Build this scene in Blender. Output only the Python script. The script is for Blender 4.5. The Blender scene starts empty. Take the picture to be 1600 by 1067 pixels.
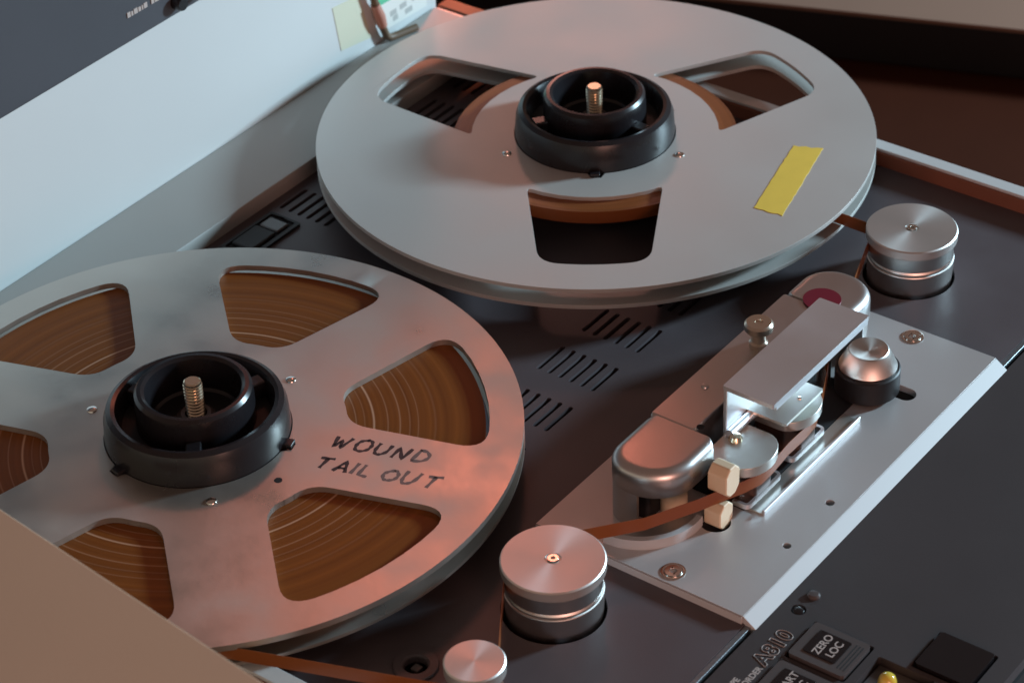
import bpy, bmesh, math, random
from mathutils import Vector, Matrix
from mathutils.geometry import tessellate_polygon
random.seed(7)
S = 0.001                                   # everything below is written in millimetres
scene = bpy.context.scene
COL = scene.collection
PI = math.pi

# ------------------------------------------------------------------ camera
cam_d = bpy.data.cameras.new('camera')
cam = bpy.data.objects.new('camera', cam_d); COL.objects.link(cam)
cam_d.sensor_width = 36; cam_d.lens = 4102.03 / 1600 * 36
cam_d.clip_start = 0.02; cam_d.clip_end = 50
_r = Vector((0.59640967, -0.80200226, -0.03298298)); _u = Vector((0.48426169, 0.32674304, 0.81162159))
_f = Vector((0.64014539, 0.50003136, -0.58325168))
M4 = Matrix((( _r.x, _u.x, -_f.x, -593.19*S), (_r.y, _u.y, -_f.y, -627.81*S), (_r.z, _u.z, -_f.z, 672.72*S), (0,0,0,1)))
cam.matrix_world = M4
scene.camera = cam
cam_d.dof.use_dof = True; cam_d.dof.focus_distance = 1.09; cam_d.dof.aperture_fstop = 18

# ------------------------------------------------------------------ world, lamps and added tint spots (indoors)
w = bpy.data.worlds.new('World'); scene.world = w; w.use_nodes = True
bg = w.node_tree.nodes['Background']
bg.inputs['Color'].default_value = (0.62, 0.39, 0.31, 1); bg.inputs['Strength'].default_value = 0.235

def area(name, loc, target, size, energy, color, size_y=None):
    l = bpy.data.lights.new(name, 'AREA'); l.energy = energy; l.color = color
    l.shape = 'RECTANGLE'; l.size = size*S; l.size_y = (size_y or size)*S
    o = bpy.data.objects.new(name, l); COL.objects.link(o)
    o.location = Vector(loc)*S
    o.rotation_euler = (Vector(target)-Vector(loc)).to_track_quat('-Z', 'Y').to_euler()
    return o
# cool window light, low from the machine's right; warm room lamp from the operator's left; red lamp behind
def spot(name, loc, target, deg, blend, radius, energy, color):
    l = bpy.data.lights.new(name, 'SPOT'); l.energy = energy; l.color = color; l.spot_size = math.radians(deg); l.spot_blend = blend
    l.shadow_soft_size = radius*S
    o = bpy.data.objects.new(name, l); COL.objects.link(o); o.location = Vector(loc)*S
    o.rotation_euler = (Vector(target)-Vector(loc)).to_track_quat('-Z', 'Y').to_euler()
    return o
area('window_light', (1530, -980, 525), (150, 0, 20), 170, 50, (0.58, 0.84, 1.0), 210)
area('room_lamp', (-420, -860, 200), (60, -120, 10), 380, 3.1, (1.0, 0.50, 0.40))
spot('supply_tint_spot', (665, 340, 690), (-52, -110, 22), 11.5, .95, 90, 5.8, (1.0, 0.26, 0.17))  # added unseen spot, narrow cone: reddens only the near part of the full reel
spot('takeup_tint_spot', (1150, 700, 540), (384, 72, 22), 11.0, 1.0, 110, 6.5, (1.0, 0.42, 0.34))  # added unseen spot: pink tint on the far side of the take-up reel
spot('red_lamp', (560, 232, 72), (352, 152, 6), 15, .6, 15, 4.2, (1.0, 0.22, 0.10))
scene.view_settings.view_transform = 'Standard'; scene.view_settings.look = 'None'
scene.view_settings.exposure = 0; scene.view_settings.gamma = 1

# ------------------------------------------------------------------ materials
def mat(name, col, rough=0.5, metal=0.0, spec=0.5, noise=0.0, nscale=60, bump=0.0, bscale=400, rvar=0.0,
        aniso=0.0, coat=0.0, emis=None):
    m = bpy.data.materials.new(name); m.use_nodes = True
    nt = m.node_tree; b = nt.nodes['Principled BSDF']
    b.inputs['Base Color'].default_value = (*col, 1); b.inputs['Roughness'].default_value = rough
    b.inputs['Metallic'].default_value = metal; b.inputs['Specular IOR Level'].default_value = spec
    if coat: b.inputs['Coat Weight'].default_value = coat; b.inputs['Coat Roughness'].default_value = 0.08
    tc = nt.nodes.new('ShaderNodeTexCoord')
    if noise or rvar:
        n = nt.nodes.new('ShaderNodeTexNoise'); n.inputs['Scale'].default_value = nscale; n.inputs['Detail'].default_value = 6
        nt.links.new(tc.outputs['Object'], n.inputs['Vector'])
        if noise:
            mx = nt.nodes.new('ShaderNodeMix'); mx.data_type = 'RGBA'
            mx.inputs[6].default_value = (*[c*(1-noise) for c in col], 1); mx.inputs[7].default_value = (*[min(1, c*(1+noise)) for c in col], 1)
            nt.links.new(n.outputs['Fac'], mx.inputs[0]); nt.links.new(mx.outputs[2], b.inputs['Base Color'])
        if rvar:
            mr = nt.nodes.new('ShaderNodeMapRange'); mr.inputs[1].default_value = .3; mr.inputs[2].default_value = .7
            mr.inputs[3].default_value = max(0.02, rough-rvar); mr.inputs[4].default_value = rough+rvar
            nt.links.new(n.outputs['Fac'], mr.inputs[0]); nt.links.new(mr.outputs[0], b.inputs['Roughness'])
    if bump:
        n2 = nt.nodes.new('ShaderNodeTexNoise'); n2.inputs['Scale'].default_value = bscale; n2.inputs['Detail'].default_value = 4
        nt.links.new(tc.outputs['Object'], n2.inputs['Vector'])
        bp = nt.nodes.new('ShaderNodeBump'); bp.inputs['Strength'].default_value = bump; bp.inputs['Distance'].default_value = 0.0002
        nt.links.new(n2.outputs['Fac'], bp.inputs['Height']); nt.links.new(bp.outputs['Normal'], b.inputs['Normal'])
    if aniso:
        b.inputs['Anisotropic'].default_value = aniso
        tg = nt.nodes.new('ShaderNodeTangent'); tg.direction_type = 'RADIAL'; tg.axis = 'Z'
        nt.links.new(tg.outputs[0], b.inputs['Tangent'])
    if emis: b.inputs['Emission Color'].default_value = (*emis[0], 1); b.inputs['Emission Strength'].default_value = emis[1]
    return m
def radial_mat(name, stops, rough, metal=0.0, scale=420, detail=3, lo=.35, hi=.65):
    """colour that changes only with the distance from the object's axis (wound tape, turned metal)"""
    m = bpy.data.materials.new(name); m.use_nodes = True; nt = m.node_tree; b = nt.nodes['Principled BSDF']
    b.inputs['Roughness'].default_value = rough; b.inputs['Metallic'].default_value = metal
    tc = nt.nodes.new('ShaderNodeTexCoord'); sp = nt.nodes.new('ShaderNodeSeparateXYZ'); cb = nt.nodes.new('ShaderNodeCombineXYZ')
    nt.links.new(tc.outputs['Object'], sp.inputs[0]); nt.links.new(sp.outputs[0], cb.inputs[0]); nt.links.new(sp.outputs[1], cb.inputs[1])
    ln = nt.nodes.new('ShaderNodeVectorMath'); ln.operation = 'LENGTH'; nt.links.new(cb.outputs[0], ln.inputs[0])
    n = nt.nodes.new('ShaderNodeTexNoise'); n.noise_dimensions = '1D'; n.inputs['Scale'].default_value = scale; n.inputs['Detail'].default_value = detail
    nt.links.new(ln.outputs['Value'], n.inputs['W'])
    rp = nt.nodes.new('ShaderNodeValToRGB'); nt.links.new(n.outputs['Fac'], rp.inputs[0])
    el = rp.color_ramp.elements
    el[0].position, el[0].color = stops[0][0], (*stops[0][1], 1); el[1].position, el[1].color = stops[-1][0], (*stops[-1][1], 1)
    for p, c in stops[1:-1]:
        e = el.new(p); e.color = (*c, 1)
    nt.links.new(rp.outputs[0], b.inputs['Base Color'])
    bp = nt.nodes.new('ShaderNodeBump'); bp.inputs['Strength'].default_value = .35; bp.inputs['Distance'].default_value = .0003
    nt.links.new(n.outputs['Fac'], bp.inputs['Height']); nt.links.new(bp.outputs['Normal'], b.inputs['Normal'])
    return m
MT = {}
MT['deck'] = mat('deck_paint', (0.078, 0.064, 0.069), .46, 0, .45, .18, 25, .25, 1800, .06)
MT['grey_paint'] = mat('grey_paint', (0.36, 0.355, 0.335), .45, 0, .4, .05, 20, .12, 900)
MT['panel_paint'] = mat('panel_paint', (0.56, 0.59, 0.585), .5, 0, .4, .04, 9, .1, 900)
MT['trim_white'] = mat('trim_white', (0.52, 0.51, 0.50), .4, 0, .5, .05, 30)
MT['flange'] = mat('satin_flange', (0.56, 0.545, 0.515), .46, .40, .5, .05, 22, .12, 700, .06)
MT['flange_old'] = mat('worn_flange', (0.54, 0.515, 0.47), .38, .85, .5, .16, 34, .16, 300, .13)
def pack_mat():
    m = radial_mat('wound_tape', [(.25, (.15,.042,.006)), (.75, (.205,.060,.009))], .5, 0, 260, 2)
    nt = m.node_tree; b = nt.nodes['Principled BSDF']; b.inputs['Specular IOR Level'].default_value = .18
    ln = [n for n in nt.nodes if n.type == 'VECT_MATH'][0]; base = [n for n in nt.nodes if n.type == 'VALTORGB'][0]
    mr = nt.nodes.new('ShaderNodeMapRange'); mr.inputs[1].default_value = .056; mr.inputs[2].default_value = .118
    nt.links.new(ln.outputs['Value'], mr.inputs[0])
    rp = nt.nodes.new('ShaderNodeValToRGB'); nt.links.new(mr.outputs[0], rp.inputs[0]); el = rp.color_ramp.elements
    el[0].position = 0; el[0].color = (0,0,0,1); el[1].position = 1; el[1].color = (0,0,0,1)
    for r, wd, v in ((64.5,.35,.35),(68,.3,.25),(71.8,.55,1.0),(77.5,.35,.35),(82.5,.4,.45),(86.5,.3,.25),(90,.3,.3),(97,.5,.12)):
        for d, q in ((-wd*1.2,0),(0,v),(wd*1.2,0)):
            e = el.new((r+d-56)/62); e.color = (q,q,q,1)
    mx = nt.nodes.new('ShaderNodeMix'); mx.data_type = 'RGBA'; mx.inputs[7].default_value = (.52,.30,.19,1)
    nt.links.new(rp.outputs[0], mx.inputs[0]); nt.links.new(base.outputs[0], mx.inputs[6]); nt.links.new(mx.outputs[2], b.inputs['Base Color'])
    return m
MT['tape_full'] = pack_mat()
MT['tape_thin'] = radial_mat('wound_tape_small', [(.3, (.17,.048,.012)), (.7, (.23,.068,.016))], .38, 0, 500)
MT['tape'] = mat('tape_strand', (0.22, 0.065, 0.018), .32, 0, .5, .1, 40)
MT['black'] = mat('black_plastic', (0.012, 0.011, 0.013), .26, 0, .5, .2, 30, .05, 500, .06)
MT['black_matte'] = mat('black_matte', (0.010, 0.009, 0.010), .6)
MT['rubber'] = mat('black_rubber', (0.010, 0.009, 0.010), .5, 0, .4)
MT['chassis'] = mat('chassis_dark', (0.006, 0.006, 0.007), .8)
MT['steel'] = mat('bright_steel', (0.72, 0.70, 0.66), .2, 1)
MT['brass'] = mat('nickel_brass', (0.78, 0.69, 0.52), .22, 1)
MT['cast'] = mat('satin_cast', (0.60, 0.575, 0.565), .34, 1, .5, .05, 30, .10, 900, .05)
MT['plate'] = mat('plate_alu', (0.50, 0.49, 0.485), .42, .45, .5, .05, 18, .12, 1200, .05)
MT['chrome'] = mat('chrome_shield', (0.86, 0.85, 0.87), .42, 1, .5, .03, 25, 0, 1, .04)
MT['mu'] = mat('head_metal', (0.66, 0.66, 0.62), .30, .85, .5, .05, 60)
MT['spun'] = mat('turned_alu', (0.60, 0.585, 0.56), .36, 1, .5, .04, 40, 0, 1, .03, .75)
MT['spun_cap'] = mat('turned_cap', (0.60, 0.585, 0.56), .40, .75, .5, .04, 40, 0, 1, .03, .7)
MT['head_dark'] = mat('head_dark', (0.07, 0.038, 0.028), .35, .5)
MT['cream'] = mat('cream_plastic', (0.68, 0.55, 0.38), .42, 0, .5, .06, 80)
MT['maroon'] = mat('maroon_dot', (0.16, 0.008, 0.022), .35)
MT['yellow'] = mat('yellow_tape', (0.84, 0.57, 0.09), .6, 0, .3, .10, 90)
MT['bevel_paint'] = mat('bevel_paint', (0.42, 0.435, 0.44), .5, 0, .4)
MT['ink_faded'] = mat('faded_ink', (0.16, 0.11, 0.10), .6)
MT['knob_metal'] = mat('knob_metal', (0.74, 0.66, 0.55), .28, 1)
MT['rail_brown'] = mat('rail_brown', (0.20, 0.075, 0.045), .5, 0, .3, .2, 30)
MT['ink'] = mat('marker_ink', (0.045, 0.024, 0.024), .6)
MT['panel_dark'] = mat('panel_dark', (0.042, 0.036, 0.037), .5, 0, .4, .15, 25, .15, 1500)
MT['print'] = mat('print_pale', (0.42, 0.36, 0.33), .6)
MT['key_frame'] = mat('smoked_key_frame', (0.075, 0.068, 0.068), .2, 0, .5, .1, 60)
MT['key'] = mat('key_black', (0.008, 0.007, 0.008), .25)
MT['led'] = mat('amber_led', (0.62, 0.46, 0.06), .12, 0, .6, coat=.6)
MT['edge'] = mat('cut_edge', (0.22, 0.25, 0.27), .35, .8, .5, .4, 900, .5, 1200)
MT['meter'] = mat('meter_dark', (0.060, 0.062, 0.072), .5, 0, .4, .1, 20)
MT['paper'] = mat('label_paper', (0.56, 0.57, 0.44), .75)
MT['paper_white'] = mat('label_white', (0.66, 0.68, 0.64), .75)
MT['green'] = mat('label_green', (0.10, 0.46, 0.27), .7)
MT['smudge'] = mat('label_smudge', (0.40, 0.42, 0.40), .8)
MT['cord'] = mat('cord_brown', (0.13, 0.085, 0.05), .55)
MT['cord_pink'] = mat('cord_sleeve', (0.42, 0.20, 0.15), .6)
MT['tan'] = mat('tan_board', (0.58, 0.365, 0.24), .55, 0, .3, .06, 14, .1, 500)
MT['tan_top'] = mat('tan_top', (0.24, 0.14, 0.10), .55, 0, .3, .08, 10)
MT['wood'] = mat('dark_wood', (0.045, 0.011, 0.005), .42, 0, .3, .4, 8)
MT['hub_metal'] = mat('hub_metal', (0.5, 0.48, 0.46), .4, 1)

# ------------------------------------------------------------------ mesh helpers (mm in, metres out)
def link(name, me, material, parent=None, loc=(0,0,0), rotz=0.0, smooth=35, bevel=0, seg=2):
    me.materials.append(MT[material] if isinstance(material, str) else material)
    if smooth:
        me.polygons.foreach_set('use_smooth', [True]*len(me.polygons)); me.set_sharp_from_angle(angle=math.radians(smooth))
    o = bpy.data.objects.new(name, me); COL.objects.link(o)
    if parent: o.parent = parent
    o.location = Vector(loc)*S; o.rotation_euler = (0,0,rotz)
    if bevel:
        md = o.modifiers.new('edge', 'BEVEL'); md.width = bevel*S; md.segments = seg; md.limit_method = 'ANGLE'
        md.angle_limit = math.radians(40); md.harden_normals = True; md.use_clamp_overlap = True
    return o
def mesh(name, verts, faces):
    me = bpy.data.meshes.new(name); me.from_pydata([Vector(v)*S for v in verts], [], faces); me.update(); return me
def fix(me):
    bm = bmesh.new(); bm.from_mesh(me); bmesh.ops.recalc_face_normals(bm, faces=bm.faces); bm.to_mesh(me); bm.free(); return me
def lathe(name, prof, material, parent=None, loc=(0,0,0), n=96, smooth=35, closed=True, rotz=0):
    V=[]; F=[]
    for k in range(n):
        a = 2*PI*k/n
        for r, z in prof: V.append((r*math.cos(a), r*math.sin(a), z))
    m = len(prof)
    rng = range(m if closed else m-1)
    for k in range(n):
        k2 = (k+1) % n
        for j in rng:
            j2 = (j+1) % m
            if prof[j][0] < 1e-6 and prof[j2][0] < 1e-6: continue
            F.append((k*m+j, k2*m+j, k2*m+j2, k*m+j2))
    me = mesh(name, V, F)
    bm = bmesh.new(); bm.from_mesh(me); bmesh.ops.remove_doubles(bm, verts=bm.verts, dist=1e-7)
    bmesh.ops.dissolve_degenerate(bm, dist=1e-8, edges=bm.edges); bmesh.ops.recalc_face_normals(bm, faces=bm.faces); bm.to_mesh(me); bm.free()
    return link(name, me, material, parent, loc, rotz, smooth)
def slab_mesh(name, outer, holes, z0, z1):
    loops = [outer]+list(holes); flat = [p for l in loops for p in l]; N = len(flat)
    tris = tessellate_polygon([[Vector((p[0], p[1], 0)) for p in l] for l in loops])
    V = [(p[0], p[1], z1) for p in flat]+[(p[0], p[1], z0) for p in flat]; F = []
    for t in tris: F.append(tuple(t)); F.append(tuple(i+N for i in reversed(t)))
    b = 0
    for l in loops:
        n = len(l)
        for i in range(n):
            a, c = b+i, b+(i+1) % n; F.append((a, c, c+N, a+N))
        b += n
    return fix(mesh(name, V, F))
def slab(name, outer, holes, z0, z1, material, parent=None, loc=(0,0,0), rotz=0, bevel=0, seg=2, smooth=35):
    return link(name, slab_mesh(name, outer, holes, z0, z1), material, parent, loc, rotz, smooth, bevel, seg)
def rect(x0, x1, y0, y1): return [(x0,y0),(x1,y0),(x1,y1),(x0,y1)]
def rrect(x0, x1, y0, y1, r, n=8):
    if not isinstance(r, (list, tuple)): r = [r]*4
    P = []
    for (cx, cy, a0), q in zip(((x0,y0,PI),(x1,y0,1.5*PI),(x1,y1,0),(x0,y1,.5*PI)), r):
        sx = 1 if cx == x0 else -1; sy = 1 if cy == y0 else -1
        if q <= 0: P.append((cx, cy)); continue
        for k in range(n+1):
            a = a0+.5*PI*k/n; P.append((cx+sx*q+q*math.cos(a), cy+sy*q+q*math.sin(a)))
    return P
def circ(cx, cy, r, n=32): return [(cx+r*math.cos(2*PI*k/n), cy+r*math.sin(2*PI*k/n)) for k in range(n)]
def box(name, x0, x1, y0, y1, z0, z1, material, parent=None, bevel=0, loc=(0,0,0), rotz=0, seg=2):
    return slab(name, rect(x0,x1,y0,y1), [], z0, z1, material, parent, loc, rotz, bevel, seg)
def roundpoly(P, rad, n=6):
    """round every corner of a polygon"""
    out = []; N = len(P)
    for i in range(N):
        p0, p, p1 = Vector(P[i-1]), Vector(P[i]), Vector(P[(i+1) % N])
        a = (p0-p); b = (p1-p); la, lb = a.length, b.length; a /= la; b /= lb
        ang = math.acos(max(-1, min(1, a.dot(b))))
        r = rad[i] if isinstance(rad, (list, tuple)) else rad
        d = min(r/math.tan(ang/2), la*.48, lb*.48)
        if ang > 2.9 or r <= 0: out.append(tuple(p)); continue
        q0, q1 = p+a*d, p+b*d
        for k in range(n+1):
            t = k/n; out.append(tuple(q0*(1-t)**2+p*2*t*(1-t)+q1*t*t))
    return out
def tube(name, pts, r, material, parent=None, n=10, smooth=60):
    V=[]; F=[]; P=[Vector(p) for p in pts]; up=Vector((0,0,1))
    prev=None
    for i,p in enumerate(P):
        t=(P[min(i+1,len(P)-1)]-P[max(i-1,0)]).normalized()
        if prev is None: prev = t.cross(up if abs(t.z)<.9 else Vector((1,0,0))).normalized()
        prev=(prev-t*prev.dot(t)).normalized(); b=t.cross(prev)
        rr = r[i] if isinstance(r,(list,tuple)) else r
        for k in range(n):
            a=2*PI*k/n; V.append(p+prev*rr*math.cos(a)+b*rr*math.sin(a))
    for i in range(len(P)-1):
        for k in range(n): F.append((i*n+k, i*n+(k+1)%n, (i+1)*n+(k+1)%n, (i+1)*n+k))
    F.append(tuple(range(n))[::-1]); F.append(tuple((len(P)-1)*n+k for k in range(n)))
    return link(name, fix(mesh(name, V, F)), material, parent, (0,0,0), 0, smooth)
def text_mesh(body, size, extrude=0.05, outline=0, align='LEFT', offset=0.0, spacing=1.0, shear=0):
    c = bpy.data.curves.new('txt', 'FONT'); c.body = body; c.size = size*S; c.align_x = align; c.align_y = 'BOTTOM_BASELINE'
    c.space_character = spacing; c.shear = shear; c.offset = offset*S
    if outline: c.fill_mode = 'NONE'; c.bevel_depth = outline*S; c.bevel_resolution = 0
    else: c.extrude = extrude*S
    o = bpy.data.objects.new('txt', c); COL.objects.link(o)
    dg = bpy.context.evaluated_depsgraph_get(); dg.update()
    me = bpy.data.meshes.new_from_object(o.evaluated_get(dg))
    bpy.data.objects.remove(o); me.materials.clear()
    return me
def text(name, body, size, loc, rotz, material, parent, **k):
    return link(name, text_mesh(body, size, **k), material, parent, loc, rotz, 0)
def empty(name, loc=(0,0,0), rotz=0, parent=None):
    o = bpy.data.objects.new(name, None); COL.objects.link(o); o.location = Vector(loc)*S; o.rotation_euler=(0,0,rotz)
    o.empty_display_size = .02
    if parent: o.parent = parent
    return o
def tag(o, label, cat, group=None):
    o['label'] = label; o['category'] = cat
    if group: o['group'] = group
    return o
def screw(name, x, y, z, r, parent, material='steel', slot=None, h=1.0):
    """countersunk screw: dished head with a hex socket"""
    hexa = [(r*.42*math.cos(PI/3*k+.3), r*.42*math.sin(PI/3*k+.3)) for k in range(6)]
    return slab(name, circ(0,0,r,28), [hexa], -h, h, material, parent, (x,y,z), 0, .25*r)

# ------------------------------------------------------------------ the table it stands on
TZ = -150
t = slab('table', rrect(-1300, 1700, -1000, 1300, 20), [], TZ-30, TZ, 'wood', None, bevel=3); t['kind'] = 'structure'

# ------------------------------------------------------------------ the recorder
REC = empty('tape_recorder', (140, -60, TZ))
tag(REC, 'open-reel tape recorder with dark grey deck, silver head block and pale rear panel', 'tape recorder')
OFF = Vector((140, -60, TZ))
RP = empty('tmp'); bpy.data.objects.remove(RP)
def P_(o):                       # make a part (built in deck coordinates) a child of the recorder
    o.parent = REC; o.location = o.location - OFF*S; return o
def on(parent, o):                # sub-part built in deck coordinates
    o.parent = parent; off = parent.location + (parent.parent.location if parent.parent else Vector())
    o.location = o.location - off; return o
XL, XR, YF, YB = -78.5, 360, -234.6, 112
slots = []
def slot(x0, x1, y, r=1.15):
    P=[]
    for k in range(7): a=.5*PI+PI*k/6; P.append((x0+r+r*math.cos(a), y+r*math.sin(a)))
    for k in range(7): a=-.5*PI+PI*k/6; P.append((x1-r+r*math.cos(a), y+r*math.sin(a)))
    return P
for gx in [101.4+33.8*k for k in range(-1, 7)]:
    for k in range(6): slots.append(slot(gx, gx+19.8, -72.3-5.68*k))
for gx in (170.4, 204.2, 238, 271.8, 305.6):
    for k in range(6): slots.append(slot(gx, gx+19.8, 105-5.5*k))
ring_hole = circ(-42.5, -145.6, 4.6, 24)
well1 = circ(13.3, -169.2, 20.7, 64); well2 = circ(287.3, -168.6, 20.7, 64)
dk = P_(slab('deck_plate', rect(XL, XR, YF, YB), slots+[ring_hole, well1, well2], -2.5, 0, 'deck', smooth=0))
P_(box('deck_edge', XL, XR, YF-2.6, YF-.05, -6, -.35, 'edge', None, .4))
P_(slab('chassis', rect(XL-2, XR+2, -330, 158), [], TZ+8, -9, 'chassis', smooth=0))
for i, (fx, fy) in enumerate(((-60,-300),(340,-300),(-60,120),(340,120))):
    P_(lathe('foot', [(0,0),(14,0),(16,2),(15,8.1),(0,8.1)], 'rubber', None, (fx, fy, TZ), 24))
# frame round the deck: side rails and the wide rear ledge
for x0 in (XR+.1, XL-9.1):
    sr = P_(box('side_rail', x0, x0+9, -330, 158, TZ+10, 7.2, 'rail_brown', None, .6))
    on(sr, box('rail_cap', x0+.6, x0+8.2, -329, (130 if x0 > 0 else 158), 7.2, 8.8, 'trim_white', None, .5))
P_(box('rear_ledge', XL, XR, YB, 157, TZ+10, 8, 'grey_paint', None, 4.5, seg=5))
pan = P_(box('rear_panel', XL-8, XR-1.5, 157.05, 166, -20, 90.5, 'panel_paint', None, 1.0))
mb = P_(box('meter_bridge', XL-8, XR-1.5, 155.5, 230, 90.7, 190, 'meter', None, 1.2))
# illegible pale lettering on the bridge, and its small knob
x = 136.0
for wl in (2.0, 1.2, 2.4, 1.6, .9, 2.2, 0, 1.8, 2.6, 1.3, 2.0):
    if wl: on(mb, box('lettering', x, x+wl, 155.1, 155.6, 102.8, 105.0+.4*(wl>1.7), 'print'))
    x += (wl+.55) if wl else 2.2
kn = lathe('bridge_knob', [(0,0),(3.6,0),(3.6,4),(3.1,5),(0,5)], 'black', None, (0,0,0), 32)
kn.rotation_euler = (PI/2,0,0); kn.location = Vector((167.5, 155.5, 97.0))*S; on(mb, kn)
kn = lathe('bridge_knob', [(0,0),(3.6,0),(3.6,4),(3.1,5),(0,5)], 'black', None, (0,0,0), 32)
kn.rotation_euler = (PI/2,0,0); kn.location = Vector((180.5, 155.5, 97.0))*S; on(mb, kn)
# labels stuck on the rear panel
def vquad(name, pts, y, th, material, parent):
    V = [(x, y, z) for x, z in pts]+[(x, y-th, z) for x, z in pts]; n=len(pts)
    F = [tuple(range(n)), tuple(range(2*n-1, n-1, -1))]+[(i,(i+1)%n,n+(i+1)%n,n+i) for i in range(n)]
    return on(parent, link(name, fix(mesh(name, V, F)), material, None, smooth=0))
vquad('faded_label', [(276.2,43.7),(297,41.5),(304,14.0),(280.3,17.3)], 157.04, .25, 'paper', pan)
lb = vquad('paper_label', [(308.5,48),(352,46),(350,11.5),(316,13.0)], 157.04, .25, 'paper_white', pan)
vquad('green_band', [(309.3,47.6),(351.6,45.6),(351,27),(311.5,28.5)], 156.78, .06, 'green', pan)
for (a, c, wd) in ((320, 19.5, 5.2), (328, 20, 5.5), (338, 20.5, 4), (322, 16, 4), (332, 15.5, 6)):
    vquad('label_print', [(a, c+2.0),(a+wd, c+2.1),(a+wd+.3, c-1.0),(a+.3, c-1.1)], 156.78, .05, 'smudge', pan)

# turntables and threaded spindles
D = 281.46
def spindle(x, y):
    tt = P_(lathe('turntable', [(0,2),(46,2),(50,3.5),(50,10.2),(48.5,11.2),(0,11.2)], 'hub_metal', None, (x,y,0)))
    P=[]                           # screw thread: many small turns
    z=29.0
    P.append((0, 28)); P.append((3.3, 28))
    while z < 44.2: P += [(3.3, z), (3.95, z+.55), (3.95, z+.8), (3.3, z+1.35)]; z += 1.5
    P += [(3.7, z), (3.6, z+.7), (3.0, z+1.1), (0, z+1.1)]
    s = lathe('threaded_spindle', P, 'brass', None, (x,y,0), 40, 25); on(tt, s)
spindle(0, 0); spindle(D, 0)

# selector switch by the ledge
sw = P_(slab('selector_switch', rrect(127, 164.5, 87, 105.5, 1.0), [rrect(130, 163, 89.2, 104, .8)], .02, 1.4, 'black_matte', None, bevel=.4))
on(sw, box('switch_well', 129.9, 163.1, 89.1, 104.1, .03, .35, 'chassis'))
on(sw, box('switch_rocker', 152.5, 160.5, 91, 102.5, .3, 1.8, 'key_frame', None, .8))
on(sw, box('switch_lever', 133, 151, 90.5, 103, .3, 2.4, 'black_matte', None, 1.2))
# round boss left of the tension roller
rb = P_(lathe('deck_boss', [(4.7,.05),(8.3,.05),(8.9,.5),(8.6,1.1),(5.4,1.1),(4.7,.5)], 'deck', None, (-42.5,-145.6,0), 48))
on(rb, box('boss_pin', -44, -40.2, -147.5, -143.7, -6, -.8, 'key_frame', None, .5))

# ------------------------------------------------------------------ turned guide rollers
def roller(x, y, top, r, name='guide_roller'):
    t_=top
    body = [(0,-5),(r*.925,-5),(r*.935,t_-24),(r*.955,t_-17),(r*.962,t_-14.6),(r*.955,t_-14.2),(r*.935,t_-13.9),(r*.935,t_-13.2),(r*.945,t_-12.9),(r*.935,t_-12.4),(r*.925,t_-12),(r*.925,t_-5.6),(r*.965,t_-5.1),(r*.965,t_-4.6),(0,t_-4.6)]
    b = P_(lathe(name, body, 'spun', None, (x,y,0), 128, 20))
    c = on(b, lathe('roller_cap', [(0,t_-4.5),(r*.99,t_-4.5),(r,t_-4.2),(r,t_-.55),(r-.5,t_),(3.2,t_),(3.0,t_-.5),(0,t_-.5)], 'spun_cap', None, (x,y,0), 128, 20))
    screw_ = slab('cap_screw', circ(0,0,2.2,24), [[(.95*math.cos(PI/3*k),.95*math.sin(PI/3*k)) for k in range(6)]], t_-.45, t_+.35, 'steel', None, (x,y,0), 0, .25)
    on(b, screw_)
    return b
roller(13.5, -169.4, 25, 20.4)
roller(287.5, -168.8, 25, 20.4)
tr = P_(lathe('tension_roller', [(0,-3),(8.2,-3),(8.2,8),(10.4,8.4),(10.4,12),(8.4,12.6),(8.4,20.6),(0,20.6)], 'spun', None, (-49.2,-179.8,0), 64, 20))
on(tr, lathe('roller_cap', [(0,20.7),(11.3,20.7),(11.5,21),(11.5,25.3),(11.0,25.8),(0,25.8)], 'spun_cap', None, (-49.2,-179.8,0), 96, 20))

# ------------------------------------------------------------------ head block
PZ = 3.5
HB_cut = []
HB = P_(slab('head_block', rect(47, 248, -233.6, -136), [circ(124,-225.6,1.9,20), circ(91.7,-225.5,1.7,20), slot(0,1,0)[:0] or rrect(199.5, 208.2, -219, -196, 4.2),
        circ(88, -194.5, 6.2, 28)], 0.02, PZ, 'plate', None, bevel=.5))
# sloping front edge of the plate
V=[]
for x in (47, 248): V += [(x,-233.55,PZ-.1),(x,-239.4,-.6),(x,-239.2,-3.5),(x,-233.55,-3.5)]
F=[(0,1,5,4),(1,2,6,5),(2,3,7,6),(3,0,4,7),(3,2,1,0),(4,5,6,7)]
on(HB, link('front_bevel', fix(mesh('front_bevel', V, F)), 'bevel_paint', None, smooth=0, bevel=.35))
on(HB, box('hole_liner', 85, 130, -229, -221.5, .03, .6, 'chassis'))
on(HB, box('slot_liner', 198, 210, -220.5, -194.5, .03, .5, 'chassis'))
for (sx, sy) in ((53.6,-197.4),(241.3,-196.6)):
    on(HB, lathe('screw_cup', [(4.6,PZ),(5.0,PZ+.35),(4.4,PZ+.5),(3.7,PZ+.25),(3.6,PZ)], 'steel', None, (sx,sy,0), 32))
    on(HB, screw('plate_screw', sx, sy, PZ+.1, 3.5, None, h=.6))
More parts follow.
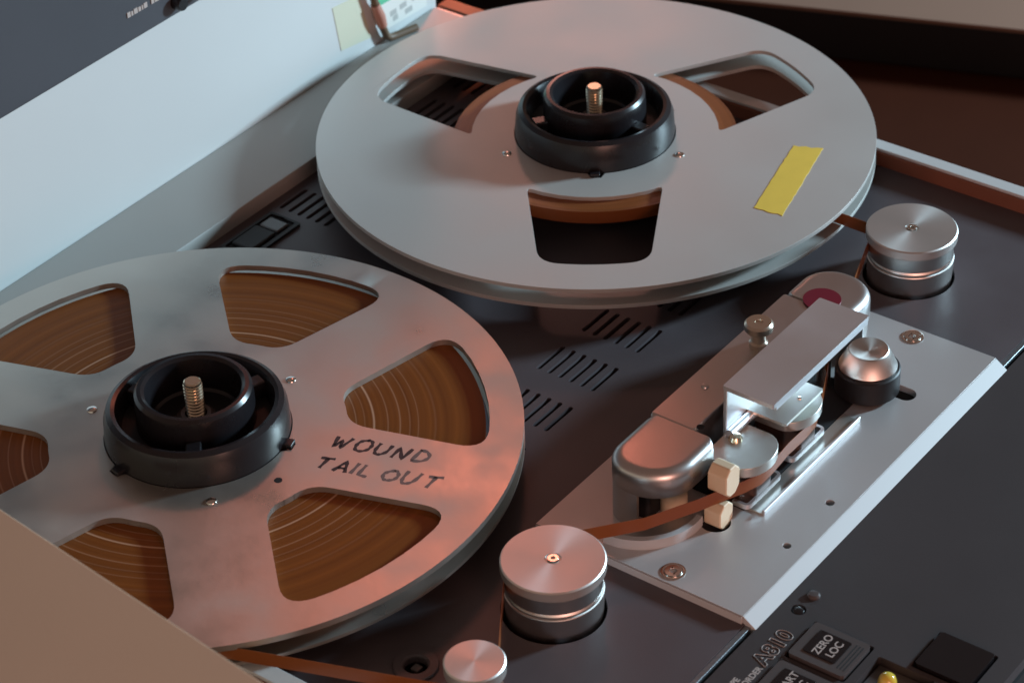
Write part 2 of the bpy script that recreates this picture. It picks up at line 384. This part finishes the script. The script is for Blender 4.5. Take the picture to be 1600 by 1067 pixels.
# cover: cap, lower middle bridge, cap
CZ = 33.0
def loft(name, fn, zs, material):
    """solid through outlines fn(inset) at heights z; list of (inset, z)"""
    V=[];F=[]
    for d, z in zs: V += [(x, y, z) for x, y in fn(d)]
    n=len(V)//len(zs)
    for i in range(len(zs)-1):
        for k in range(n): F.append((i*n+k, i*n+(k+1)%n, (i+1)*n+(k+1)%n, (i+1)*n+k))
    F.append(tuple(range(n))[::-1]); F.append(tuple((len(zs)-1)*n+k for k in range(n)))
    return link(name, fix(mesh(name,V,F)), material, None, smooth=50)
def cover_shape(x0, x1, y0, y1, rl, rr): return rrect(x0, x1, y0, y1, [rl[0], rr[0], rr[1], rl[1]], 12)
def inset_shape(x0, x1, y0, y1, r, dx0=1, dx1=1):
    def fn(d):
        q=[max(v-d, .4) for v in r]
        return rrect(x0+d*dx0, x1-d*dx1, y0+d, y1-d, q, 12)
    return fn
rb_=4.2
zs=[(.4,20.6),(0,21.0),(0,CZ-rb_)]+[(rb_-rb_*math.cos(.5*PI*k/6), CZ-rb_+rb_*math.sin(.5*PI*k/6)) for k in range(1,7)]+[(rb_+1.0, CZ+.004)]
on(HB, loft('cover_cap', inset_shape(66, 101, -187, -154, [18.5,4.6,4.6,12.5], 1, .05), zs, 'cast'))
on(HB, loft('cover_cap', inset_shape(203, 232, -187, -154, [4.6,17,15,4.6], .05, 1), zs, 'cast'))
on(HB, slab('cover_bridge', rect(100.2, 203.8, -175, -154.3), [], PZ, CZ-.35, 'cast', None, bevel=2.0, seg=3))
# cap skirts: walls below the caps, open at the front where the tape runs through
skL = [p for p in cover_shape(66.3, 100, -186.6, -154.3, (21,12), (2,0)) if p[1] > -172 or p[0] < 66]
skL = sorted([p for p in skL if p[0] < 82], key=lambda p: -p[1])
def wall(name, path, th, z0, z1, material):
    """vertical wall of even thickness along a path"""
    L=[Vector(p) for p in path]; A=[]; B=[]
    for i,p in enumerate(L):
        t=(L[min(i+1,len(L)-1)]-L[max(i-1,0)]).normalized(); nrm=Vector((-t.y,t.x)); A.append(p); B.append(p+nrm*th)
    return slab(name, [tuple(a) for a in A]+[tuple(b) for b in reversed(B)], [], z0, z1, material)
on(HB, wall('cap_skirt', skL, 2.2, PZ, 21.5, 'cast'))
on(HB, box('cap_skirt', 82, 100.2, -157, -154.3, PZ, 21.5, 'cast'))
on(HB, slab('inner_post', circ(86,-176,5.5,32), [], PZ, 20.6, 'cream', None))
on(HB, slab('inner_block', rrect(74,100,-172,-158,2), [], PZ, 20.6, 'black_matte', None))
on(HB, box('cap_skirt', 203.5, 229.5, -172, -154.4, PZ, 21.5, 'cast'))
on(HB, slab('cap_skirt', [(231.6-17+17*math.cos(a), -186.6+17+17*math.sin(a)) for a in [(-.5+.5*k/8)*PI for k in range(9)]]+[(228,-169),(214.6,-180)], [], PZ, 21.5, 'cast'))
on(HB, slab('maroon_dot', circ(207,-170.5,8.2,40), [], CZ-.05, CZ+.4, 'maroon', None, bevel=.15))
on(HB, slab('cover_hole', circ(104.3,-176.4,1.6,16), [], CZ-.3, CZ+.08, 'chassis', None))
on(HB, lathe('cover_stud', [(0,CZ-.4),(1.6,CZ-.4),(1.4,CZ+.4),(0,CZ+.7)], 'cast', None, (128,-163,0), 20))
on(HB, lathe('release_knob', [(0,CZ-.5),(4.0,CZ-.5),(4.0,CZ+1.5),(3.1,CZ+2.2),(3.1,CZ+6.2),(5.6,CZ+7.4),(6.1,CZ+8.2),(6.1,CZ+10.6),(5.2,CZ+11.6),(1.8,CZ+11.6),(1.6,CZ+11),(0,CZ+11)], 'knob_metal', None, (164.5,-165.5,0), 48, 30))
# curved lip where the tape enters
arc = [(52.5,-165),(53.5,-172),(57,-179.5),(62.5,-185.5),(69,-189.5),(77,-191.5),(83.5,-191.4)]
dense=[]
for i in range(len(arc)-1):
    p0=Vector(arc[max(i-1,0)]);p1=Vector(arc[i]);p2=Vector(arc[i+1]);p3=Vector(arc[min(i+2,len(arc)-1)])
    for k in range(6):
        s=k/6; dense.append(tuple(.5*((2*p1)+(p2-p0)*s+(2*p0-5*p1+4*p2-p3)*s*s+(3*p1-p0-3*p2+p3)*s**3)))
dense.append(arc[-1])
on(HB, wall('entry_lip', dense, 2.6, PZ, 8.2, 'bevel_paint'))
on(HB, box('lit_edge_strip', 46.2, 46.98, -233.4, -136.2, -.5, PZ-.3, 'bevel_paint', None, .2))  # pale strip added so the plate's left edge looks brightly lit
# cream tape guides, above and below the tape
def guide(x, y, z0, z1, w, d):
    h=z1-z0; c=min(w,h)*.3
    prof=[(-w/2,z0+c),(-w/2+c,z0),(w/2-c,z0),(w/2,z0+c),(w/2,z1-c),(w/2-c,z1),(-w/2+c,z1),(-w/2,z1-c)]
    n=8; V=[(x+a,y-d/2,z) for a,z in prof]+[(x+a,y+d/2,z) for a,z in prof]
    F=[tuple(range(n)),tuple(range(2*n-1,n-1,-1))]+[(i,(i+1)%n,n+(i+1)%n,n+i) for i in range(n)]
    return on(HB, link('tape_guide', fix(mesh('tape_guide',V,F)), 'cream', None, smooth=0, bevel=.7))
guide(92.0,-195.4,17.0,31.0,10,9)
guide(90.0,-194.5,1.0,13.2,9.5,8)
# heads: rounded can with a flat cap, tape side to the front
def head(x, y):
    D_=[(x-13.5,y+8),(x-13.5,y-6)]
    for k in range(1,12):
        a=PI+PI*k/12; D_.append((x+13.5*math.cos(a), y-6+10*math.sin(a)))
    D_+= [(x+13.5,y-6),(x+13.5,y+8)]
    h=on(HB, slab('tape_head', D_, [], 20.6, 25.2, 'mu', None, bevel=.9, seg=3))
    low=[(x-10,y+8),(x-10,y-7),(x-6,y-12.5),(x+6,y-12.5),(x+10,y-7),(x+10,y+8)]
    on(HB, slab('head_body', roundpoly(low,3), [], PZ, 20.5, 'head_dark', None, bevel=.4))
    on(HB, lathe('head_screw', [(0,25),(2.9,25),(2.9,26.2),(2.2,27.4),(1,27.9),(0,27.9)], 'brass', None, (x+2,y+2.5,0), 32))
    # thin bright frame standing in front of the head
    fr=[(x-13,y-6),(x-13,y-13.6),(x+13,y-13.6),(x+13,y-6)]
    on(HB, wall('head_frame', roundpoly([fr[0],fr[1],fr[2],fr[3]],[0,3,3,0]), 1.4, 6.0, 8.2, 'chrome'))
head(111.5,-189.5); head(147.0,-188.5)
# folded chrome shield
th=1.3
on(HB, slab('shield_plate', rrect(113, 186.6, -204.6, -181, .8), [], 48.0, 50, 'chrome', None, bevel=.8, seg=3))
on(HB, box('shield_back', 113.2, 186.4, -182.9, -181.2, 22.5, 48.1, 'chrome', None, .45))
on(HB, box('shield_lip', 115.5, 186.3, -204.4, -203.3, 45.8, 48.1, 'chrome', None, .3))
on(HB, slab('shield_bracket', rrect(128, 157, -201.6, -182.4, .8), [], 28.6, 29.8, 'mu', None, bevel=.3))
on(HB, lathe('bracket_stud', [(0,29.7),(1.1,29.7),(.9,30.3),(0,30.5)], 'steel', None, (146,-197,0), 16))
on(HB, tube('shield_pivot', [(113,-184.6,27.2),(150,-184.6,27.2)], 2.1, 'chrome'))
on(HB, box('shield_tab', 149, 157, -186.5, -182.4, 29.7, 44, 'mu', None, .3))
# polished strip and bright rail in front of the heads
on(HB, box('guide_strip', 102, 176.5, -207.2, -200.2, PZ, PZ+.7, 'mu', None, .2))
on(HB, box('guide_rail', 102.2, 177, -208.5, -207.2, PZ, PZ+2.4, 'chrome', None, .3))
on(HB, box('head_well', 100.5, 196, -199.9, -175.2, PZ, PZ+.5, 'chassis'))
# capstan and pinch roller
on(HB, lathe('capstan', [(0,PZ),(3.2,PZ),(3.2,26),(2.4,27),(0,27)], 'steel', None, (188,-183.5,0), 32))
pr = on(HB, lathe('pinch_roller', [(0,4.5),(13.0,4.5),(13.8,5.3),(13.8,15.6),(13.2,16.2),(0,16.2)], 'rubber', None, (197.4,-199.4,0), 64))
on(HB, lathe('pinch_cap', [(0,16.2),(12.2,16.2),(12.4,17),(8.9,24.2),(8.2,24.9),(5.5,24.2),(0,23.6)], 'spun', None, (197.4,-199.4,0), 64, 20))

# ------------------------------------------------------------------ control panel in front
CP = P_(slab('control_panel', rect(XL, XR, -330, -239.0), [rrect(41,64.3,-281.5,-255.3,1.2), rrect(15.4,38.7,-281.5,-255.3,1.2), rrect(41,61,-309,-285,1.2), rrect(63,86,-322,-297,1.2), circ(66.2,-246.6,3.0,24)], -6, -.6, 'panel_dark', None, smooth=0))
on(CP, slab('panel_well', rect(10,92,-326,-240), [], -8.5, -6.05, 'chassis', None))
def key(x0, y0, lines):
    """smoked key cap with a black window"""
    b = on(CP, slab('key_cap', rrect(x0, x0+21, y0, y0+24, 1.4), [], -5.5, .8, 'key_frame', None, bevel=.8))
    on(CP, slab('key_window', rrect(x0+4.2, x0+17.6, y0+6.2, y0+20, .8), [], .7, 1.2, 'key', None, bevel=.15))
    for k, s in enumerate(lines):
        on(CP, text('key_lettering', s, 4.6, (x0+10.9, y0+13.6-5.2*k, 1.22), 0, 'print', None, align='CENTER', extrude=.02, offset=.06))
    for k in range(3): on(CP, box('key_groove', x0+3.0, x0+18, y0+1.3+1.4*k, y0+1.8+1.4*k, .78, .88, 'chassis'))
key(42.1, -280.4, ('ZERO','LOC')); key(16.5, -280.4, ('START','LOC'))
on(CP, box('lamp_well', 41.6, 60.6, -308.5, -285.5, -6, -4, 'key_frame', None, .5))
on(CP, lathe('amber_lamp', [(0,-4),(3.6,-4),(3.6,-1.2),(3.0,.8),(1.8,1.9),(0,2.3)], 'led', None, (51.6,-294,0), 32))
on(CP, slab('key_cap', rrect(64.1,85,-321,-298.1,1.4), [], -5.5, .8, 'key', None, bevel=.8))
on(CP, lathe('panel_lamp', [(0,-5),(2.8,-5),(2.8,-1.5),(2,-.6),(0,-.2)], 'key', None, (66.2,-246.6,0), 24))
on(CP, lathe('panel_screw', [(0,-.8),(2.6,-.8),(2.6,.1),(1.9,.9),(0,1.1)], 'key_frame', None, (76.2,-247.3,0), 24))
on(CP, text('model_lettering', 'A810', 8.8, (32.2,-252.8,-.45), 0, 'print', None, outline=.15, align='LEFT', spacing=1.13, offset=.38))
on(CP, text('name_lettering', 'TAPE', 3.6, (20.8,-249.3,-.58), 0, 'print', None, align='RIGHT', extrude=.02, offset=.1))
on(CP, text('name_lettering', 'RECORDER', 3.6, (30.6,-253.0,-.58), 0, 'print', None, align='RIGHT', extrude=.02, offset=.1))

# ------------------------------------------------------------------ reels
def sector_window(c_deg, rin, rout, hin, hout, rc_in, rc_out):
    """window between spokes; hin/hout half angles at the inner and outer arc"""
    P=[]
    c=math.radians(c_deg)
    na=9
    for k in range(na): a=c-math.radians(hin)+2*math.radians(hin)*k/(na-1); P.append((rin*math.cos(a), rin*math.sin(a)))
    for k in range(na): a=c+math.radians(hout)-2*math.radians(hout)*k/(na-1); P.append((rout*math.cos(a), rout*math.sin(a)))
    rad=[0]*len(P); rad[0]=rc_in; rad[na-1]=rc_in; rad[na]=rc_out; rad[-1]=rc_out
    return roundpoly2(P, rad)
def roundpoly2(P, rad, n=7):
    # replaces corner i by an arc reaching `rad` mm along the outline on both sides
    N=len(P); V=[Vector(p) for p in P]
    def walk(i, d, step):
        j=i; left=d
        while True:
            k=(j+step)%N; e=(V[k]-V[j]).length
            if left<=e: return V[j]+(V[k]-V[j])*(left/e), j
            left-=e; j=k
    skip=set(); arcs={}
    for i in range(N):
        if rad[i]>0:
            a,ja=walk(i,rad[i],-1); b,jb=walk(i,rad[i],1)
            arcs[i]=(a,b)
            j=i
            while j!=ja: skip.add(j); j=(j-1)%N
            if ja!=i: skip.discard(ja)
            j=i
            while j!=jb: skip.add(j); j=(j+1)%N
            skip.discard(jb) if jb!=i else None
    out=[]
    for i in range(N):
        if i in arcs:
            a,b=arcs[i]
            for k in range(n+1):
                s=k/n; out.append(tuple(a*(1-s)**2+V[i]*2*s*(1-s)+b*s*s))
        elif i not in skip: out.append(tuple(V[i]))
    # drop points that fell too close together
    res=[]
    for p in out:
        if not res or (Vector(p)-Vector(res[-1])).length>.15: res.append(p)
    return res
R = 133.35
def reel(name, x, windows, material, pack_r, pack_mat, notch_deg, th=2.0, tt=2.0, bv=.55):
    o = empty(name, (x,0,11.5))
    bore=[]
    for k in range(120):                       # three-notched centre hole
        a=2*PI*k/120; rr=38.6
        for nd in (0,120,240):
            dlt=(math.degrees(a)-notch_deg-nd+180)%360-180
            if abs(dlt)<5: rr=42.3
        bore.append((rr*math.cos(a), rr*math.sin(a)))
    slab('top_flange', circ(0,0,R,160), windows+[bore], 10.5-tt, 10.5, material, o, bevel=bv, seg=3)
    slab('bottom_flange', circ(0,0,R,160), windows+[circ(0,0,38.6,64)], 0, th, material, o, bevel=.55, seg=3)
    lathe('hub', [(38.7,th+.01),(56.8,th+.01),(56.8,10.5-tt-.01),(38.7,10.5-tt-.01)], 'hub_metal', o, (0,0,0))
    lathe('tape_pack', [(56.85,th+.12),(pack_r,th+.12),(pack_r,10.5-tt-.1),(56.85,10.5-tt-.1)], pack_mat, o, (0,0,0), 160)
    return o
six = [sector_window(18+60*k, 61, 119.3, 10.5, 20.5, 9, 13) for k in range(6)]
for k in range(6):                             # straight spokes of even width
    c=math.radians(18+60*k)
    pts=[]
    for r_,h_ in ((61,17.5),):
        pass
three = [sector_window(c, 59, 114, 32.2, 12.6, 3.5, 9) for c in (215, 95, 335)]
r1 = reel('tape_reel', 0, six, 'flange_old', 117.6, 'tape_full', 289, 1.5, 2.7, 1.5)
tag(r1, 'worn silver reel with six windows, nearly full of brown tape, handwritten marker on one spoke', 'tape reel')
r2 = reel('tape_reel', D, three, 'flange', 68, 'tape_thin', 215)
tag(r2, 'smooth silver reel with three windows and a yellow tape strip, nearly empty', 'tape reel')
# small rivets round the hubs
for o, angs, r_ in ((r1,(348.6,228.4,108.4),48), (r2,(150.5,275.1,30),46)):
    for a in angs:
        a=math.radians(a); lathe('flange_rivet', [(0,10.4),(2.3,10.4),(2.1,10.9),(1.2,11.3),(0,11.4)], 'steel', o, (r_*math.cos(a), r_*math.sin(a), 0), 20)
a=math.radians(262); slab('flange_hole', circ(0,0,1.7,16), [], 10.3, 10.56, 'chassis', r1, (49.6*math.cos(a),49.6*math.sin(a),0))
# yellow adhesive tape, torn at its ends
Y=[]; c0=Vector((321.9-D,-85.9)); c1=Vector((327.4-D,-98.8)); c2=Vector((267.3-D,-113.5)); c3=Vector((266.1-D,-99.2))
def torn(p,q_,n,amp):
    d=(q_-p); nr=Vector((-d.y,d.x)).normalized()
    return [p+d*(k/n)+nr*random.uniform(-amp,amp)*(0<k<n) for k in range(n)]
Y = torn(c0,c1,5,.9)+torn(c1,c2,22,.22)+torn(c2,c3,6,1.1)+torn(c3,c0,22,.22)
slab('yellow_tape_strip', [tuple(p) for p in Y], [], 10.51, 10.72, 'yellow', r2, smooth=0)
# handwriting along a spoke of the full reel: WOUND / TAIL OUT
STROKES = {'W':[[(0,1),(.22,0),(.46,.72),(.66,0),(1.0,1.02)]], 'O':[[(.5,1),(.16,.82),(.02,.45),(.2,.06),(.52,0),(.86,.22),(.92,.62),(.7,.95),(.46,1.0)]],
 'U':[[(.04,1),(.02,.35),(.2,.03),(.5,.02),(.76,.3),(.84,1)]], 'N':[[(.02,0),(.1,1),(.7,.02),(.82,1.03)]], 'D':[[(.1,1.0),(.05,0)],[(.0,.98),(.5,.9),(.82,.55),(.6,.12),(.0,0)]],
 'T':[[(0,.95),(.9,1.04)],[(.46,1),(.4,0)]], 'A':[[(0,0),(.4,1.0),(.78,0)],[(.15,.36),(.66,.38)]], 'I':[[(.14,1),(.1,0)]], 'L':[[(.06,1),(.02,.04),(.62,0)]]}
def handwriting(body, size, r0, off, spoke_deg, parent, fade):
    """marker-pen capitals, stroke by stroke, reading outwards along the spoke"""
    a=math.radians(spoke_deg); ux=Vector((math.cos(a),math.sin(a))); uy=Vector((-ux.y,ux.x)); r=r0
    for i, ch in enumerate(body):
        if ch==' ': r+=size*.55; continue
        V=[];F=[]; dy=random.uniform(-.5,.5); sc=size*random.uniform(.92,1.06); wmax=0
        for st in STROKES[ch]:
            pts=[Vector(((x+.22*y)*sc*.92+random.uniform(-.2,.2), y*sc+dy+random.uniform(-.2,.2))) for x,y in st]
            d=[]                                   # smooth curve through the points
            for k in range(len(pts)-1):
                p0,p1,p2,p3=pts[max(k-1,0)],pts[k],pts[k+1],pts[min(k+2,len(pts)-1)]
                for q in range(5):
                    t_=q/5; sm=.5 if ch in 'OUD' else .12
                    h=p1.lerp(p2,t_); c_=.5*((2*p1)+(p2-p0)*t_+(2*p0-5*p1+4*p2-p3)*t_*t_+(3*p1-p0-3*p2+p3)*t_**3); d.append(h.lerp(c_,sm*2 if sm==.5 else sm))
            d.append(pts[-1])
            wmax=max(wmax,max(p.x for p in pts)); base=len(V)
            for k,p in enumerate(d):
                tt=(d[min(k+1,len(d)-1)]-d[max(k-1,0)]).normalized(); n=Vector((-tt.y,tt.x))*(.76+.18*math.sin(k*1.3+i))
                for e_ in (p+n,p-n):
                    g=ux*(r+e_.x)+uy*(off+e_.y); V.append((g.x,g.y,10.525))
            for k in range(len(d)-1): F.append((base+2*k,base+2*k+1,base+2*k+3,base+2*k+2))
        link('marker_lettering', mesh('marker_lettering',V,F), 'ink' if i<fade else 'ink_faded', parent, smooth=0)
        r+=wmax+size*.2
handwriting('WOUND', 7.6, 56.0, 4.0, 288.5, r1, 4)
handwriting('TAIL OUT', 7.2, 54.5, -9.5, 288.0, r1, 2)

# ------------------------------------------------------------------ hub adapters clamping the reels
def adapter(x, rot, label):
    o=empty('hub_adapter', (x,0,22.05), math.radians(rot)); tag(o,label,'hub adapter')
    lathe('outer_ring', [(29,-1),(38.2,-1),(38.3,.3),(37.6,9.5),(36.3,13.2),(34.2,14.4),(32.6,14.0),(31.2,11.5),(30.4,5),(29,5)], 'black', o, n=128)
    lathe('ring_floor', [(22,4.2),(31,4.2),(31,5.2),(22,5.2)], 'black_matte', o)
    # centre knob: a shade polygonal, hollow
    lathe('centre_knob', [(8,2.0),(24.6,2.0),(24.4,16),(24.0,20.4),(22.8,21.8),(21.2,21.9),(19.8,20.9),(18.8,15),(18.2,7.4),(17.0,6.4),(8,6.0)], 'black', o, n=128)
    lathe('knob_floor', [(4.6,6.0),(8.0,6.0),(8.0,7.2),(6.2,8.6),(4.6,8.6)], 'key_frame', o, n=48)
    for k in range(3):
        a=2*PI*k/3
        box('locating_lug', 36, 41.9, -2.4, 2.4, -.5, 1.6, 'black', o, .5, rotz=a)
        slab('grip_rib', rect(24.3,31.4,-3.2,3.2), [], 4, 12.6, 'black', o, rotz=a+.9, bevel=.8)
    return o
adapter(0, 289, 'black hub adapter clamping the nearly full six-window reel')
adapter(D, 215, 'black hub adapter clamping the nearly empty three-window reel')

# ------------------------------------------------------------------ the threaded tape
def arcpts(cx,cy,r,a0,a1,n=10): return [(cx+r*math.cos(math.radians(a0+(a1-a0)*k/n)), cy+r*math.sin(math.radians(a0+(a1-a0)*k/n))) for k in range(n+1)]
path = [(-110.6,-41.4)]+arcpts(-49.2,-179.8,8.6,200,330,10)+arcpts(13.5,-169.4,18.95,135,52,8)+[(58,-181.0),(80,-192.2),(90,-196.4)]
path += [(99,-200.6),(108,-203.4),(116,-203.3),(130,-202.2),(143,-202.4),(152,-201.6),(172,-193.5),(184.6,-187.6),(194,-181.8)]
path += arcpts(287.5,-168.8,18.95,128,92,5)
# from the right roller up to the take-up pack
ang=math.radians(-84); path += [(D+68.2*math.cos(ang), 68.2*math.sin(ang))]
V=[];F=[]
L=[Vector(p_) for p_ in path]
for i,p_ in enumerate(L):
    t_=(L[min(i+1,len(L)-1)]-L[max(i-1,0)]).normalized(); nr=Vector((-t_.y,t_.x))*.09
    for s,z in ((1,13.7),(1,19.9),(-1,19.9),(-1,13.7)): V.append((p_.x+nr.x*s,p_.y+nr.y*s,z))
for i in range(len(L)-1):
    for k in range(4): F.append((4*i+k,4*i+(k+1)%4,4*i+4+(k+1)%4,4*i+4+k))
F += [(0,1,2,3),(4*len(L)-1,4*len(L)-2,4*len(L)-3,4*len(L)-4)]
tp = link('magnetic_tape', fix(mesh('magnetic_tape',V,F)), 'tape', None, smooth=50)
tag(tp, 'thin brown tape threaded past the guide rollers and under the head cover', 'tape')

# ------------------------------------------------------------------ cord hanging down the rear panel
cd = empty('cord', (313,153,8)); tag(cd,'brown cord with a pinkish sleeve hanging down the pale rear panel','cord')
def incd(o): o.parent=cd; o.location=-Vector((313,153,8))*S; return o
incd(tube('cord_lead', [(290,152.6,88),(296,152.8,66),(301.5,153,46),(306,153.2,30),(309.5,153.4,19),(312.3,153.4,12.2),(314.5,153,10.3),(318,152,10.1),(324,150.5,10.1),(331,148.5,10.1)], 2.0, 'cord', n=14))
incd(tube('cord_sleeve', [(304.5,153.1,34),(307.5,153.2,26),(309.6,153.4,19.4)], [2.5,3.1,2.6], 'cord_pink', n=16))

# ------------------------------------------------------------------ neighbours on the table
e=Vector((-150.1+157.9,-109.5+182.8)).normalized()                       # edge of the tan box, seen over the full reel
bx0=Vector((-154,-146)); ang=math.atan2(e.y,e.x)-PI/2
tb = slab('storage_box', rect(-330,0,-260,330), [], TZ, 100, 'tan', None, (bx0.x,bx0.y,0), ang, bevel=1.2)
tag(tb,'plain tan box standing beside the recorder, next to the nearly full reel','box')
p0=Vector((645,146)); p1=Vector((686,38)); d=(p1-p0).normalized(); ang=math.atan2(d.y,d.x)
eb = empty('equipment_case', (p0.x,p0.y,TZ), ang); tag(eb,'low black case with a tan top standing on the dark table behind the recorder','case')
slab('case_body', rect(-260,420,0,330), [], 0, 32, 'black_matte', eb, bevel=1.5)
slab('case_top', rect(-261,421,-1,331), [], 32.05, 35, 'tan_top', eb, bevel=.8)
